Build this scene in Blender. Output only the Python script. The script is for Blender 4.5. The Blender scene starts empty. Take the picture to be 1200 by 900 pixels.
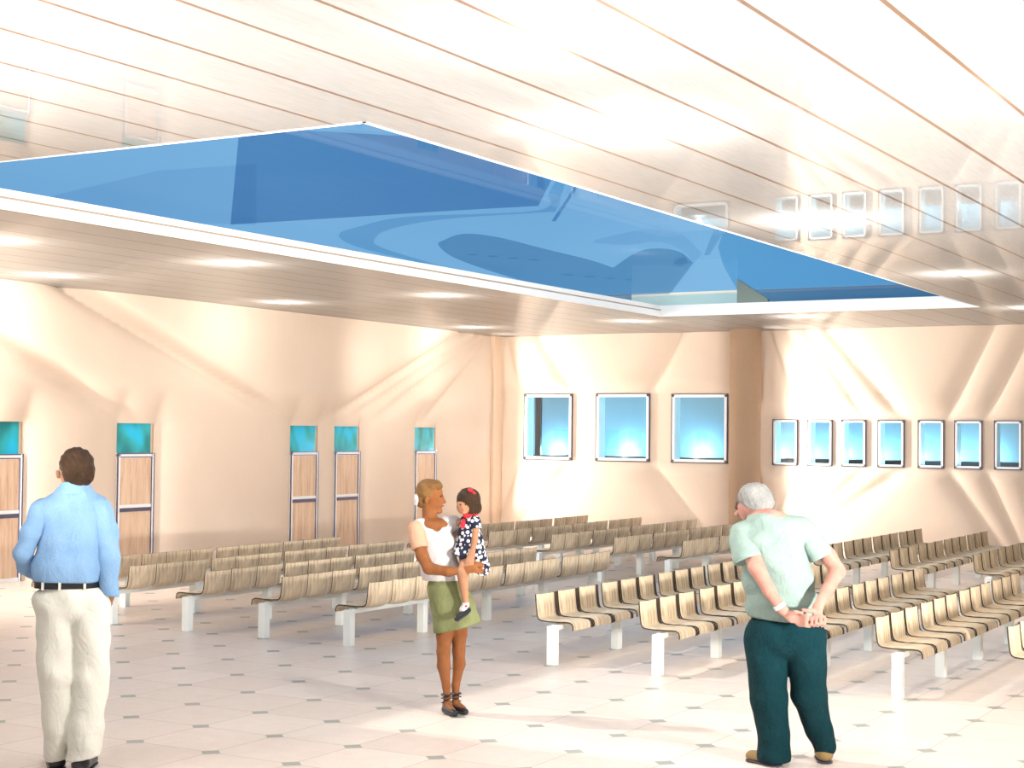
import bpy, math, random
import numpy as np
from mathutils import Vector, Matrix
random.seed(7)
rng = np.random.default_rng(5)
COL = bpy.context.scene.collection
PI = math.pi

# ------------------------------------------------------------ helpers
def set_props(o, label=None, cat=None, group=None, kind=None):
    if label: o['label'] = label
    if cat: o['category'] = cat
    if group: o['group'] = group
    if kind: o['kind'] = kind
    return o

class MB:
    """collects shapes of one mesh"""
    def __init__(s): s.v = []; s.f = []; s.m = []; s.sm = []
    def add(s, vs, fs, mi=0, smooth=False):
        b = len(s.v); s.v += [tuple(v) for v in vs]
        for f in fs:
            s.f.append(tuple(b + i for i in f)); s.m.append(mi); s.sm.append(smooth)
        return s
    def box(s, x0, x1, y0, y1, z0, z1, mi=0):
        if x0 > x1: x0, x1 = x1, x0
        if y0 > y1: y0, y1 = y1, y0
        if z0 > z1: z0, z1 = z1, z0
        v = [(x, y, z) for z in (z0, z1) for y in (y0, y1) for x in (x0, x1)]
        return s.add(v, [(0, 2, 3, 1), (4, 5, 7, 6), (0, 1, 5, 4), (2, 6, 7, 3), (0, 4, 6, 2), (1, 3, 7, 5)], mi)
    def cyl(s, x, y, z0, z1, r, n=48, mi=0, r2=None):
        r2 = r if r2 is None else r2
        v = [(x + r * math.cos(2 * PI * i / n), y + r * math.sin(2 * PI * i / n), z0) for i in range(n)]
        v += [(x + r2 * math.cos(2 * PI * i / n), y + r2 * math.sin(2 * PI * i / n), z1) for i in range(n)]
        s.add(v, [(i, (i + 1) % n, n + (i + 1) % n, n + i) for i in range(n)], mi, True)
        s.add(v, [tuple(range(n))[::-1], tuple(range(n, 2 * n))], mi)
        return s
    def prism(s, poly, z0, z1, mi=0):
        n = len(poly)
        v = [(p[0], p[1], z0) for p in poly] + [(p[0], p[1], z1) for p in poly]
        s.add(v, [tuple(range(n))[::-1], tuple(range(n, 2 * n))] + [(i, (i + 1) % n, n + (i + 1) % n, n + i) for i in range(n)], mi)
        return s
    def build(s, name, mats, parent=None, bevel=0.0):
        me = bpy.data.meshes.new(name)
        me.from_pydata(s.v, [], s.f)
        if not isinstance(mats, (list, tuple)): mats = [mats]
        for m in mats: me.materials.append(m)
        me.polygons.foreach_set('material_index', s.m)
        me.polygons.foreach_set('use_smooth', s.sm)
        me.update()
        o = bpy.data.objects.new(name, me); COL.objects.link(o)
        if parent: o.parent = parent
        if bevel:
            b = o.modifiers.new('bevel', 'BEVEL'); b.width = bevel; b.segments = 2; b.limit_method = 'ANGLE'
        return o

def empty(name, loc=(0, 0, 0), rz=0.0):
    o = bpy.data.objects.new(name, None); COL.objects.link(o)
    o.location = loc; o.rotation_euler = (0, 0, rz); o.empty_display_size = 0.1
    return o

# ------------------------------------------------------------ materials
def mat(name, color, rough=0.6, metal=0.0, spec=0.5):
    m = bpy.data.materials.new(name); m.use_nodes = True
    b = m.node_tree.nodes['Principled BSDF']
    b.inputs['Base Color'].default_value = (*color, 1)
    b.inputs['Roughness'].default_value = rough
    b.inputs['Metallic'].default_value = metal
    b.inputs['Specular IOR Level'].default_value = spec
    return m
def N(m, t, **kw):
    n = m.node_tree.nodes.new(t)
    for k, v in kw.items(): setattr(n, k, v)
    return n
def L(m, a, b): m.node_tree.links.new(a, b)
def bsdf(m): return m.node_tree.nodes['Principled BSDF']
def math_(m, op, a, b=None, c=None):
    n = N(m, 'ShaderNodeMath', operation=op)
    for i, x in enumerate((a, b, c)):
        if x is None: continue
        if isinstance(x, (int, float)): n.inputs[i].default_value = x
        else: L(m, x, n.inputs[i])
    return n.outputs[0]
def ramp(m, fac, stops):
    r = N(m, 'ShaderNodeValToRGB')
    el = r.color_ramp.elements
    while len(el) > 1: el.remove(el[-1])
    el[0].position = stops[0][0]; el[0].color = (*stops[0][1], 1)
    for p, c in stops[1:]:
        e = el.new(p); e.color = (*c, 1)
    L(m, fac, r.inputs[0]); return r.outputs[0]
def noise(m, vec, scale, detail=4, dist=0.0, rough=0.6):
    n = N(m, 'ShaderNodeTexNoise'); n.inputs['Scale'].default_value = scale
    n.inputs['Detail'].default_value = detail; n.inputs['Distortion'].default_value = dist
    n.inputs['Roughness'].default_value = rough
    L(m, vec, n.inputs['Vector']); return n.outputs['Fac']
def mapped(m, scale=(1, 1, 1), coord='Object'):
    tc = N(m, 'ShaderNodeTexCoord'); mp = N(m, 'ShaderNodeMapping'); mp.inputs['Scale'].default_value = scale
    L(m, tc.outputs[coord], mp.inputs[0]); return mp.outputs[0]
def bump(m, h, strength=0.3, dist=0.01):
    b = N(m, 'ShaderNodeBump'); b.inputs['Strength'].default_value = strength; b.inputs['Distance'].default_value = dist
    L(m, h, b.inputs['Height']); L(m, b.outputs[0], bsdf(m).inputs['Normal'])
def mixc(m, fac, a, b, mode='MIX'):
    n = N(m, 'ShaderNodeMix', data_type='RGBA', blend_type=mode)
    for s_, x in ((n.inputs[0], fac), (n.inputs[6], a), (n.inputs[7], b)):
        if isinstance(x, (int, float)): s_.default_value = x
        elif isinstance(x, tuple): s_.default_value = (*x, 1)
        else: L(m, x, s_)
    return n.outputs[2]

# floor: pale granite slabs, 0.6 m, clipped corners with grey insets
def floor_mat():
    m = mat('floor_slabs', (0.8, 0.7, 0.62), 0.35, spec=0.35)
    tc = N(m, 'ShaderNodeTexCoord'); sp = N(m, 'ShaderNodeSeparateXYZ'); L(m, tc.outputs['Object'], sp.inputs[0])
    def cell(out, off):
        a = math_(m, 'DIVIDE', math_(m, 'SUBTRACT', out, off), 0.6)
        r = math_(m, 'ROUND', a)
        return math_(m, 'MULTIPLY', math_(m, 'ABSOLUTE', math_(m, 'SUBTRACT', a, r)), 0.6), math_(m, 'FLOOR', a)
    dx, ix = cell(sp.outputs[0], -6.855); dy, iy = cell(sp.outputs[1], 7.908)
    dia = math_(m, 'LESS_THAN', math_(m, 'ADD', dx, dy), 0.073)
    line = math_(m, 'LESS_THAN', math_(m, 'MINIMUM', dx, dy), 0.0035)
    v = tc.outputs['Object']
    n1 = noise(m, v, 90, 3); n2 = noise(m, v, 9, 4)
    base = ramp(m, n1, [(0.3, (0.70, 0.60, 0.53)), (0.5, (0.83, 0.74, 0.67)), (0.7, (0.90, 0.83, 0.77))])
    base = mixc(m, 0.5, base, ramp(m, n2, [(0.3, (0.76, 0.66, 0.60)), (0.7, (0.86, 0.78, 0.71))]))
    wn = N(m, 'ShaderNodeTexWhiteNoise', noise_dimensions='2D'); cb = N(m, 'ShaderNodeCombineXYZ')
    L(m, ix, cb.inputs[0]); L(m, iy, cb.inputs[1]); L(m, cb.outputs[0], wn.inputs['Vector'])
    base = mixc(m, 1.0, base, ramp(m, wn.outputs['Value'], [(0, (0.93, 0.90, 0.89)), (1, (1, 1, 1))]), 'MULTIPLY')
    c = mixc(m, line, base, (0.50, 0.42, 0.37))
    c = mixc(m, 1.0, c, (0.93, 0.92, 0.92), 'MULTIPLY')
    c = mixc(m, dia, c, mixc(m, n1, (0.22, 0.24, 0.22), (0.42, 0.43, 0.40)))
    L(m, c, bsdf(m).inputs['Base Color'])
    return m
# glossy lacquered ceiling boards running along y
def ceiling_mat():
    m = mat('lacquered_ceiling_boards', (0.8, 0.77, 0.72), 0.5, spec=0.3)
    tc = N(m, 'ShaderNodeTexCoord'); sp = N(m, 'ShaderNodeSeparateXYZ'); L(m, tc.outputs['Object'], sp.inputs[0])
    a = math_(m, 'DIVIDE', math_(m, 'SUBTRACT', sp.outputs[0], -2.95), 0.515)
    d = math_(m, 'MULTIPLY', math_(m, 'ABSOLUTE', math_(m, 'SUBTRACT', a, math_(m, 'ROUND', a))), 0.515)
    line = math_(m, 'LESS_THAN', d, 0.013)
    n1 = noise(m, mapped(m, (30, 1.2, 1)), 3, 4)
    base = ramp(m, n1, [(0.3, (0.22, 0.22, 0.215)), (0.7, (0.28, 0.28, 0.275))])
    c = mixc(m, line, base, (0.12, 0.07, 0.045))
    L(m, c, bsdf(m).inputs['Base Color'])
    g = N(m, 'ShaderNodeBsdfGlossy'); g.inputs['Roughness'].default_value = 0.0; g.inputs['Color'].default_value = (1, 0.97, 0.93, 1)
    mx = N(m, 'ShaderNodeMixShader')
    fr = N(m, 'ShaderNodeFresnel'); fr.inputs[0].default_value = 1.5
    fac = math_(m, 'ADD', 0.24, math_(m, 'MULTIPLY', fr.outputs[0], 0.03))
    L(m, fac, mx.inputs[0]); L(m, bsdf(m).outputs[0], mx.inputs[1]); L(m, g.outputs[0], mx.inputs[2])
    L(m, mx.outputs[0], m.node_tree.nodes['Material Output'].inputs[0])
    return m
def plaster(name, c1, c2):
    m = mat(name, c1, 0.85, spec=0.2)
    v = mapped(m)
    n1 = noise(m, v, 60, 3); n2 = noise(m, v, 0.8, 3)
    c = mixc(m, 0.5, ramp(m, n1, [(0.3, c1), (0.7, c2)]), ramp(m, n2, [(0.35, c1), (0.65, c2)]))
    L(m, c, bsdf(m).inputs['Base Color']); bump(m, n1, 0.15, 0.004)
    return m
def wood(name, c1, c2, c3, sc=(60, 60, 5), rough=0.4):
    m = mat(name, c1, rough, spec=0.4)
    v = mapped(m, sc)
    n1 = noise(m, v, 1.0, 5, 0.4)
    L(m, ramp(m, n1, [(0.3, c1), (0.5, c2), (0.72, c3)]), bsdf(m).inputs['Base Color'])
    bump(m, n1, 0.08, 0.003)
    return m
def glass(name, tint, refl=0.08):
    m = bpy.data.materials.new(name); m.use_nodes = True; nt = m.node_tree
    nt.nodes.remove(nt.nodes['Principled BSDF'])
    t = N(m, 'ShaderNodeBsdfTransparent'); t.inputs[0].default_value = (*tint, 1)
    g = N(m, 'ShaderNodeBsdfGlossy'); g.inputs['Roughness'].default_value = 0.03; g.inputs[0].default_value = (0.9, 0.95, 1, 1)
    mx = N(m, 'ShaderNodeMixShader'); mx.inputs[0].default_value = refl
    L(m, t.outputs[0], mx.inputs[1]); L(m, g.outputs[0], mx.inputs[2]); L(m, mx.outputs[0], nt.nodes['Material Output'].inputs[0])
    return m

M_floor = floor_mat(); M_ceil = ceiling_mat()
M_wall = plaster('peach_plaster', (0.72, 0.585, 0.475), (0.77, 0.64, 0.53))
M_col = plaster('brown_column_plaster', (0.31, 0.205, 0.135), (0.37, 0.255, 0.175))
M_fascia = mat('white_fascia', (0.93, 0.91, 0.86), 0.5)
M_upper = plaster('pale_green_plaster', (0.66, 0.80, 0.70), (0.72, 0.84, 0.75))
M_fin = mat('grey_green_fin', (0.20, 0.24, 0.20), 0.5)
M_white = mat('white_lacquered_frame', (0.92, 0.92, 0.94), 0.3)
M_dark = mat('dark_navy_edge', (0.025, 0.025, 0.05), 0.3)
M_chrome = mat('dark_chrome', (0.10, 0.10, 0.16), 0.15, metal=0.6)
M_seat = wood('bent_plywood', (0.36, 0.27, 0.18), (0.62, 0.50, 0.35), (0.80, 0.67, 0.49), (9, 55, 5))
M_edge_shade = mat('plywood_edge_and_shade', (0.05, 0.035, 0.025), 0.6)
M_steel = mat('pale_green_white_steel', (0.86, 0.90, 0.87), 0.35, spec=0.6)
M_door = wood('pale_door_wood', (0.58, 0.38, 0.25), (0.74, 0.53, 0.38), (0.82, 0.63, 0.47), (25, 25, 2.0), 0.5)
M_blueglass = glass('blue_skylight_glass', (0.20, 0.47, 0.78), 0.05)
M_film2b = glass('leaf_blue_film', (0.50, 0.63, 0.72), 0.06)
M_film4 = glass('right_blue_film', (0.52, 0.76, 0.88), 0.05)
M_film = glass('deep_blue_film', (0.42, 0.56, 0.72), 0.06)
M_film2 = glass('mid_blue_film', (0.66, 0.80, 0.88), 0.05)
M_film3 = glass('light_blue_film', (0.85, 0.90, 0.95), 0.04)
M_winglass = glass('clear_window_glass', (0.85, 0.95, 1.0), 0.05)
M_screen = mat('sky_blue_screen', (0.17, 0.42, 0.58), 0.7)
M_ledge = mat('dark_ledge', (0.02, 0.03, 0.035), 0.6)
M_reveal = mat('pale_cyan_reveal', (0.70, 0.90, 0.92), 0.5)

# ------------------------------------------------------------ room shell
XL, YB, ZC, ZT = -15.16, 25.75, 3.70, 3.855
XR, YN = 5.5, -2.5
HX0, HX1, HY0, HY1 = -10.11, -5.31, 7.46, 22.0

o = MB().box(XL - .3, XR, YN, YB + 2.2, -0.12, 0).build('floor', M_floor); o['kind'] = 'structure'
m = MB()
m.box(XL, HX0, YN, YB, ZC, ZT); m.box(HX1, XR, YN, YB, ZC, ZT)
m.box(HX0, HX1, YN, HY0, ZC, ZT); m.box(HX0, HX1, HY1, YB, ZC, ZT)
o = m.build('ceiling', M_ceil); o['kind'] = 'structure'
# white lining with a shadow step around the opening
m = MB(); t = .02
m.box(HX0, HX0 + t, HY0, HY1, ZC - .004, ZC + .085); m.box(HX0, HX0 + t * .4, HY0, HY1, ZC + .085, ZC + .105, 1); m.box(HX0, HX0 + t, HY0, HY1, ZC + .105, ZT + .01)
m.box(HX1 - t, HX1, HY0, HY1, ZC - .004, ZT + .01); m.box(HX0, HX1, HY0, HY0 + t, ZC - .004, ZT + .01)
m.box(HX0 + t, HX1 - t, HY1 - t, HY1, ZC - .004, ZT + .01)
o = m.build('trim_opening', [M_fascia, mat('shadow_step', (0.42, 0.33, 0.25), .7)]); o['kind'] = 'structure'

# left wall with door openings
DOORS = [(13.36, 14.06), (15.71, 16.41), (19.44, 20.13), (20.58, 21.26), (22.91, 23.57)]
DZ = 1.98
WIN = [(-14.57, -13.58, 1.42, 2.62), (-13.07, -12.02, 1.42, 2.62), (-11.57, -10.53, 1.42, 2.61)]
WIN += [(a, b, 1.41, 2.17) for a, b in [(-9.68, -9.26), (-9.06, -8.65), (-8.47, -8.07), (-7.85, -7.43), (-7.18, -6.78), (-6.59, -6.17), (-5.96, -5.55)]]

def grid_lines(a, b, step, extra):
    ex = sorted({round(e, 4) for e in extra if a < e < b} | {a, b})
    out = []
    for p, q in zip(ex[:-1], ex[1:]):
        n = max(1, int(math.ceil((q - p) / step)))
        out += [p + (q - p) * i / n for i in range(n)]
    return out + [b]
def relief_wall(name, us, zs, holes, hf, place, material):
    """thick wall whose room side is shaped into shallow folds imitating streaks of light and shade; place(u, z, h) -> xyz"""
    m = MB(); nu, nz = len(us), len(zs)
    vs = [place(u, z, hf(u, z)) for z in zs for u in us]
    fs = []
    for j in range(nz - 1):
        zc = (zs[j] + zs[j + 1]) / 2
        for i in range(nu - 1):
            uc = (us[i] + us[i + 1]) / 2
            if any(a < uc < b and c < zc < d for a, b, c, d in holes): continue
            k = j * nu + i; fs.append((k, k + 1, k + nu + 1, k + nu))
    m.add(vs, fs, 0, True)
    # back side, so that the wall has its thickness
    for a, b, c, d in wall_rects(us[0], us[-1], zs[0], zs[-1], holes):
        p = place(a, c, -.02); q = place(b, d, -.25)
        m.box(min(p[0], q[0]), max(p[0], q[0]), min(p[1], q[1]), max(p[1], q[1]), c, d)
    o = m.build(name, material); o['kind'] = 'structure'; return o
def wall_rects(u0, u1, z0, z1, holes):
    us = sorted({u0, u1} | {h[0] for h in holes} | {h[1] for h in holes})
    out = []
    for a, b in zip(us[:-1], us[1:]):
        uc = (a + b) / 2; cur = z0
        for h in sorted([h for h in holes if h[0] < uc < h[1]], key=lambda h: h[2]):
            if h[2] > cur: out.append((a, b, cur, h[2]))
            cur = h[3]
        if cur < z1: out.append((a, b, cur, z1))
    return out
def fold(x, cr, A, w):  # wall folds put streaks of light and shade into the shape
    lo = max([c for c in cr if c <= x], default=x - 9); hi = min([c for c in cr if c > x], default=x + 9)
    return A * (1 - math.exp(-(x - lo) / w)) * (1 - math.exp(-(hi - x) / w))
def lerp(a, b, t): return a + (b - a) * t

BAND_L = [-15.16, -14.66, -13.52, -12.0, -10.45]; TOP_L = [-15.16, -15.02, -14.3, -11.4, -10.4]; BOT_L = [-15.16, -15.05, -14.4, -11.2, -10.4]
BAND_R = [-9.95, -9.22, -8.61, -8.02, -7.40, -6.74, -6.13, -5.50, -4.85, -4.0]
TOP_R = [-9.95, -9.76, -9.47, -9.12, -8.75, -6.0, -5.35, -4.6, -3.8, -2.9]
BOT_R = [-9.95, -9.66, -9.34, -9.05, -8.75, -6.1, -5.7, -5.2, -4.4, -3.6]
def h_back(x, z):
    left = x < -10.2
    band, top, bot = (BAND_L, TOP_L, BOT_L) if left else (BAND_R, TOP_R, BOT_R)
    zl, zh = (1.42, 2.62) if left else (1.41, 2.17)
    if z > zh: f = (z - zh) / (ZC - zh); cr = [lerp(a, b, f) for a, b in zip(band, top)]
    elif z < zl: f = (zl - z) / (zl - .5); cr = [lerp(a, b, f) for a, b in zip(band, bot)]
    else: f = 0; cr = band
    if left: return fold(x, cr, .02 + .21 * min(1, f * 5), .30)
    return fold(x, cr, .02 + .13 * min(1, f * 5), .18)
holes_b = [(a, b, c, d) for a, b, c, d in WIN]
us = grid_lines(XL, XR, .035, [e for w_ in WIN for e in w_[:2]]); us = [u for u in us if u < -3.2 or abs((u * 10) % 2) < .35 or u == XR]
zs = grid_lines(0, ZC, .06, [1.41, 1.42, 2.17, 2.61, 2.62])
relief_wall('wall_back', us, zs, holes_b, h_back, lambda u, z, h: (u, YB - h, z), M_wall)

CR0 = [9.0, 12.6, 15.9, 19.40, 20.05, 20.60, 21.30, 22.95, 25.5]
CR1 = [3.0, 8.2, 11.6, 14.6, 24.3, 24.85, 25.2, 25.42, 25.5]
EDG = sorted([e for d in DOORS for e in d] + [8.0, 25.5])
def h_left(y, z):
    if z > DZ:
        f = (z - DZ) / (ZC - DZ); cr = [lerp(a, b, f) for a, b in zip(CR0, CR1)]
        s = min(1, f * 3.5)
        return s * fold(y, cr, .24, .34) + (1 - s) * fold(y, EDG, .15, .30)
    return fold(y, EDG, .15, .30)
us = grid_lines(YN, YB, .05, [e for d in DOORS for e in d]); us = [u for u in us if u > 9 or abs((u * 10) % 3) < .55 or u in (YN,)]
zs = grid_lines(0, ZC, .06, [DZ])
relief_wall('wall_left', us, zs, [(a, b, 0, DZ) for a, b in DOORS], h_left, lambda u, z, h: (XL + h, u, z), M_wall)

m = MB(); m.box(XL, XL + .10, 25.42, YB, 0, ZC)
o = m.build('trim_corner_pier', plaster('corner_pier_plaster', (.78, .61, .47), (.84, .67, .52))); o['kind'] = 'structure'

# upper storey walls above the opening, pale green
m = MB(); ZG = 4.42
m.box(-12.4, -10.36, YB, YB + .25, ZC, ZG)
o = m.build('wall_upper_storey', M_upper); o['kind'] = 'structure'

m = MB(); m.box(XL - .25, -12.4, YB, YB + .25, ZC, ZG); m.box(-10.36, XR, YB, YB + .25, ZC, ZG); m.box(XL - .25, XL, YN, YB, ZC, ZG)
o = m.build('wall_upper_blue', mat('blue_upper_paint', (0.17, 0.33, 0.46), .5)); o['kind'] = 'structure'

# added screen wall stands in for the sky beyond the windows, with dark ledge
m = MB(); m.box(XL - 1, XR, YB + 1.5, YB + 1.6, 0, 3.6)
o = m.build('wall_added_sky_screen', M_screen); o['kind'] = 'structure'
m = MB(); m.box(XL, -10.2, YB + .9, YB + 1.49, 0, 1.48); m.box(-9.95, XR, YB + .9, YB + 1.49, 0, 1.50)
o = m.build('trim_outer_ledge', M_ledge); o['kind'] = 'structure'

# ------------------------------------------------------------ windows
for i, (a, b, c, d) in enumerate(WIN):
    f = MB(); w = .05 if i < 3 else .035; y0, y1 = YB - .045, YB + .05
    f.box(a, b, y0, y1, c, c + w); f.box(a, b, y0, y1, d - w, d); f.box(a, a + w, y0, y1, c, d); f.box(b - w, b, y0, y1, c, d)
    o = f.build('window_%d' % (i + 1), M_white, bevel=.006); o['kind'] = 'structure'
    e = MB(); t = .012
    e.box(a - t, a, y0 - .002, y1, c - t, d + t); e.box(b, b + t, y0 - .002, y1, c - t, d + t)
    e.box(a, b, y0 - .002, y1, d, d + t); e.box(a, b, y0 - .002, y1, c - t, c)
    e.build('edge_strip', M_chrome, o)
    r = MB(); r.box(a, a + .01, y1, YB + .30, c, d); r.box(b - .01, b, y1, YB + .30, c, d); r.box(a, b, y1, YB + .30, d - .01, d); r.box(a, b, y1, YB + .30, c, c + .01)
    r.build('reveal', M_reveal, o)
    g = MB(); g.box(a + w, b - w, YB - .005, YB + .005, c + w, d - w); g.build('pane', M_winglass, o)
m = MB(); m.box(-14.91, -14.79, YB + .98, YB + 1.04, 0, 3.6); m.box(-10.04, -9.97, YB + .80, YB + .86, 0, 3.6)
o = m.build('trim_outer_post', M_ledge); o['kind'] = 'structure'

# ------------------------------------------------------------ doors in the left wall
M_dark2 = mat('navy_chrome_edging', (.16, .16, .26), .15, metal=.5)
def transom_mat(name, seed):
    m = mat(name, (0.0, .4, .5), 0.15)
    v = mapped(m, (1, 2.2, 1.3)); n1 = noise(m, v, 1.1 + seed * .6, 1, .3)
    L(m, ramp(m, n1, [(0.35, (0.02, .26, .28)), (0.5, (0.03, .44, .50)), (0.62, (0.02, .55, .85))]), bsdf(m).inputs['Base Color'])
    return m
for i, (a, b) in enumerate(DOORS):
    x = XL
    f = MB(); w = .05; x0, x1 = x - .05, x + .03; top = 1.58
    f.box(x0, x1, a, a + w, 0, top); f.box(x0, x1, b - w, b, 0, top); f.box(x0, x1, a, b, top - w, top - .012)
    f.box(x0, x1, a, b, .0, .05); f.box(x0, x1, a + w, b - w, .84, .885)
    f.box(x0, x1 + .01, b - .012 - .02, b - .012 - .008, 0, top)
    o = f.build('door_%d' % (i + 1), M_white, bevel=.006); o['kind'] = 'structure'
    e = MB(); xf = x1 - .012; e.box(xf, x1 + .004, a - .004, a + .012, 0, top); e.box(xf, x1 + .004, b - .012, b + .004, 0, top); e.box(xf, x1 + .004, a, b, top - .014, top)
    e.box(xf, x1 + .004, b - w - .002, b - w + .006, .05, top - w); e.box(x0, x1 + .003, a + w, b - w, .79, .84); e.box(xf, x1 + .003, a + w, b - w, top - w - .012, top - w)
    e.build('dark_edging', M_dark2, o)
    p = MB(); p.box(x - .03, x + .02, a + w, b - w, .05, .79); p.box(x - .03, x + .02, a + w, b - w, .885, top - w - .02)
    p.build('door_panel', M_door, o)
    q = MB(); q.box(x - .04, x + .0, a + .0, b - .05, top, DZ); 
    g = q.build('transom_pane', transom_mat('teal_transom_glass_%d' % i, i * .4), o)
    q = MB(); q.box(x - .06, x - .01, b - .05, b, top, DZ); q.build('transom_jamb', M_door, o)

# ------------------------------------------------------------ column
m = MB(); m.cyl(-10.03, 25.30, 0, ZC, .265, 64)
o = m.build('column', M_col); set_props(o, 'tall round brown plaster column standing between the large and the small windows', 'column', kind='structure')
o.name = 'trim_column'
for k in ('label', 'category'):
    if k in o: del o[k]

# slanted grey green fin standing on the slab at the far edge of the opening
m = MB(); y0, y1 = 22.02, 22.10
m.add([(-8.87, y0, ZT), (-8.39, y0, ZT), (-8.39, y0, 3.915), (-8.87, y0, 4.225), (-8.87, y1, ZT), (-8.39, y1, ZT), (-8.39, y1, 3.915), (-8.87, y1, 4.225)],
      [(0, 1, 2, 3), (7, 6, 5, 4), (0, 4, 5, 1), (3, 2, 6, 7), (1, 5, 6, 2), (0, 3, 7, 4)])
o = m.build('slanted_fin', M_fin); set_props(o, 'grey green wedge shaped fin standing on the far edge of the blue ceiling opening', 'fin')

# ------------------------------------------------------------ skylight of blue glass with tinted panels
sky = empty('skylight', (-7.7, 14.7, ZG)); set_props(sky, 'large blue glass skylight over the ceiling opening with curved darker panels', 'skylight')
def sk(name, poly, z0, z1, mm):
    me = MB().prism([(x + 7.7, y - 14.7) for x, y in poly], z0 - ZG, z1 - ZG).build(name, mm, sky); return me
def sheet(name, poly, z, mm):   # one pane: a single clear layer
    mb = MB(); mb.add([(x + 7.7, y - 14.7, z - ZG) for x, y in poly], [tuple(range(len(poly)))]); return mb.build(name, mm, sky)
sheet('glass_sheet', [(XL + .01, YN), (XR - .01, YN), (XR - .01, 25.74), (XL + .01, 25.74)], ZG, M_blueglass)
def smooth_poly(pts, n=6):
    out = []; k = len(pts)
    for i in range(k):
        p0, p1, p2, p3 = (np.array(pts[(i + j) % k][:2], float) for j in (-1, 0, 1, 2))
        sharp1 = len(pts[i]) > 2; sharp2 = len(pts[(i + 1) % k]) > 2
        m1 = (p2 - p0) / 2 if not sharp1 else (p2 - p1); m2 = (p3 - p1) / 2 if not sharp2 else (p2 - p1)
        for j in range(n):
            t = j / n
            out.append(tuple((2 * t**3 - 3 * t**2 + 1) * p1 + (t**3 - 2 * t**2 + t) * m1 + (-2 * t**3 + 3 * t**2) * p2 + (t**3 - t**2) * m2))
    return out

def clip(poly, ymax=25.72):
    out = []
    for i in range(len(poly)):
        p, q = poly[i - 1], poly[i]
        if (p[1] <= ymax) != (q[1] <= ymax):
            t = (ymax - p[1]) / (q[1] - p[1]); out.append((p[0] + t * (q[0] - p[0]), ymax))
        if q[1] <= ymax: out.append(tuple(q[:2]))
    return out
SK = dict(
MAIN=[(-7.95, 10.6, 1), (-7.38, 11.19, 1), (-5.89, 11.55, 1), (-7.37, 13.52, 1), (-8.46, 15.19, 1), (-9.61, 15.09, 1), (-11.26, 15.02, 1), (-12.62, 14.95, 1), (-8.54, 10.21, 1)],
LEFT=[(-12.98, 12.29, 1), (-10.6, 11.48, 1), (-9.49, 11.6, 1), (-12.33, 15.08, 1), (-13.36, 14.25, 1)],
RING=[(-11.96, 16.27), (-11.23, 15.71), (-10.21, 15.25), (-8.63, 15.46), (-7.87, 14.35), (-7.34, 13.57), (-7.3, 13.67, 1), (-8.39, 15.47), (-8.64, 15.6), (-9.94, 15.61), (-11.01, 16.07), (-11.75, 16.78), (-12.28, 17.71), (-12.85, 20.19), (-13.06, 20.87, 1), (-12.77, 18.78), (-12.48, 17.31)],
LEAF=[(-11.43, 17.8), (-11.0, 17.27), (-10.44, 16.85), (-10.24, 17.35), (-10.31, 18.62), (-10.39, 20.21), (-10.56, 21.28, 1), (-9.36, 19.59), (-8.91, 19.31), (-8.82, 19.84), (-9.21, 21.18, 1), (-11.49, 25.45, 1), (-12.72, 27.46, 1), (-13.25, 25.38, 1), (-12.77, 22.26), (-12.11, 19.42)],
ARC=[(-9.34, 18.24), (-8.53, 17.57), (-8.03, 17.41), (-8.03, 18.14), (-8.62, 20.13, 1), (-9.21, 21.18, 1), (-8.71, 19.69), (-8.58, 18.59), (-9.09, 18.73)],
RIGHT=[(-7.34, 17.8, 1), (-8.08, 19.39, 1), (-8.97, 21.76), (-10.11, 25.08), (-11.36, 28.82, 1), (-7.83, 39.35, 1), (-3.91, 24.04, 1), (-4.65, 18.16, 1)],
STRIP=[(-7.39, 17.62, 1), (-7.30, 17.74, 1), (-8.56, 20.23, 1), (-8.63, 20.21, 1)],
HEX=[(-9.29, 20.69, 1), (-8.93, 20.2, 1), (-9.19, 20.96, 1), (-9.5, 21.42, 1), (-9.61, 21.37, 1)],
DARK=[(-8.81, 16.14, 1), (-7.37, 13.97, 1), (-7.38, 14.05, 1), (-8.78, 16.18, 1)])
for i, (k, nm, mm) in enumerate([('MAIN', 'dark_panel', M_film), ('LEFT', 'tinted_panel', M_film3), ('RING', 'curved_band', M_film2), ('LEAF', 'leaf_panel', M_film2b), ('ARC', 'arched_band', M_film3),
        ('RIGHT', 'tinted_panel', M_film4), ('STRIP', 'edge_band', M_film2), ('HEX', 'small_panel', M_film2), ('DARK', 'edge_band', M_film)]):
    sheet(nm, clip(smooth_poly(SK[k])), ZG - .012 - .004 * i, mm)
# seat reflections painted as small chevrons on the leaf panel
def mark(cx, cy, s):
    mb = MB()
    for k in range(4):
        x = cx + k * s * .55; y = cy + k * s * 1.1
        mb.add([(x + 7.7, y - 14.7, -.05), (x + s * .45 + 7.7, y + .1 * s - 14.7, -.05), (x + s * .30 + 7.7, y + s * .75 - 14.7, -.05), (x - .15 * s + 7.7, y + s * .65 - 14.7, -.05)], [(0, 1, 2, 3)])
    mb.build('seat_reflection', M_film2, sky)
mark(-11.5, 18.6, .28); mark(-11.6, 21.6, .33)

m = MB(); m.box(XR, XR + .2, YN, YB, 0, ZG)
o = m.build('wall_right', M_wall); o['kind'] = 'structure'

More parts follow.
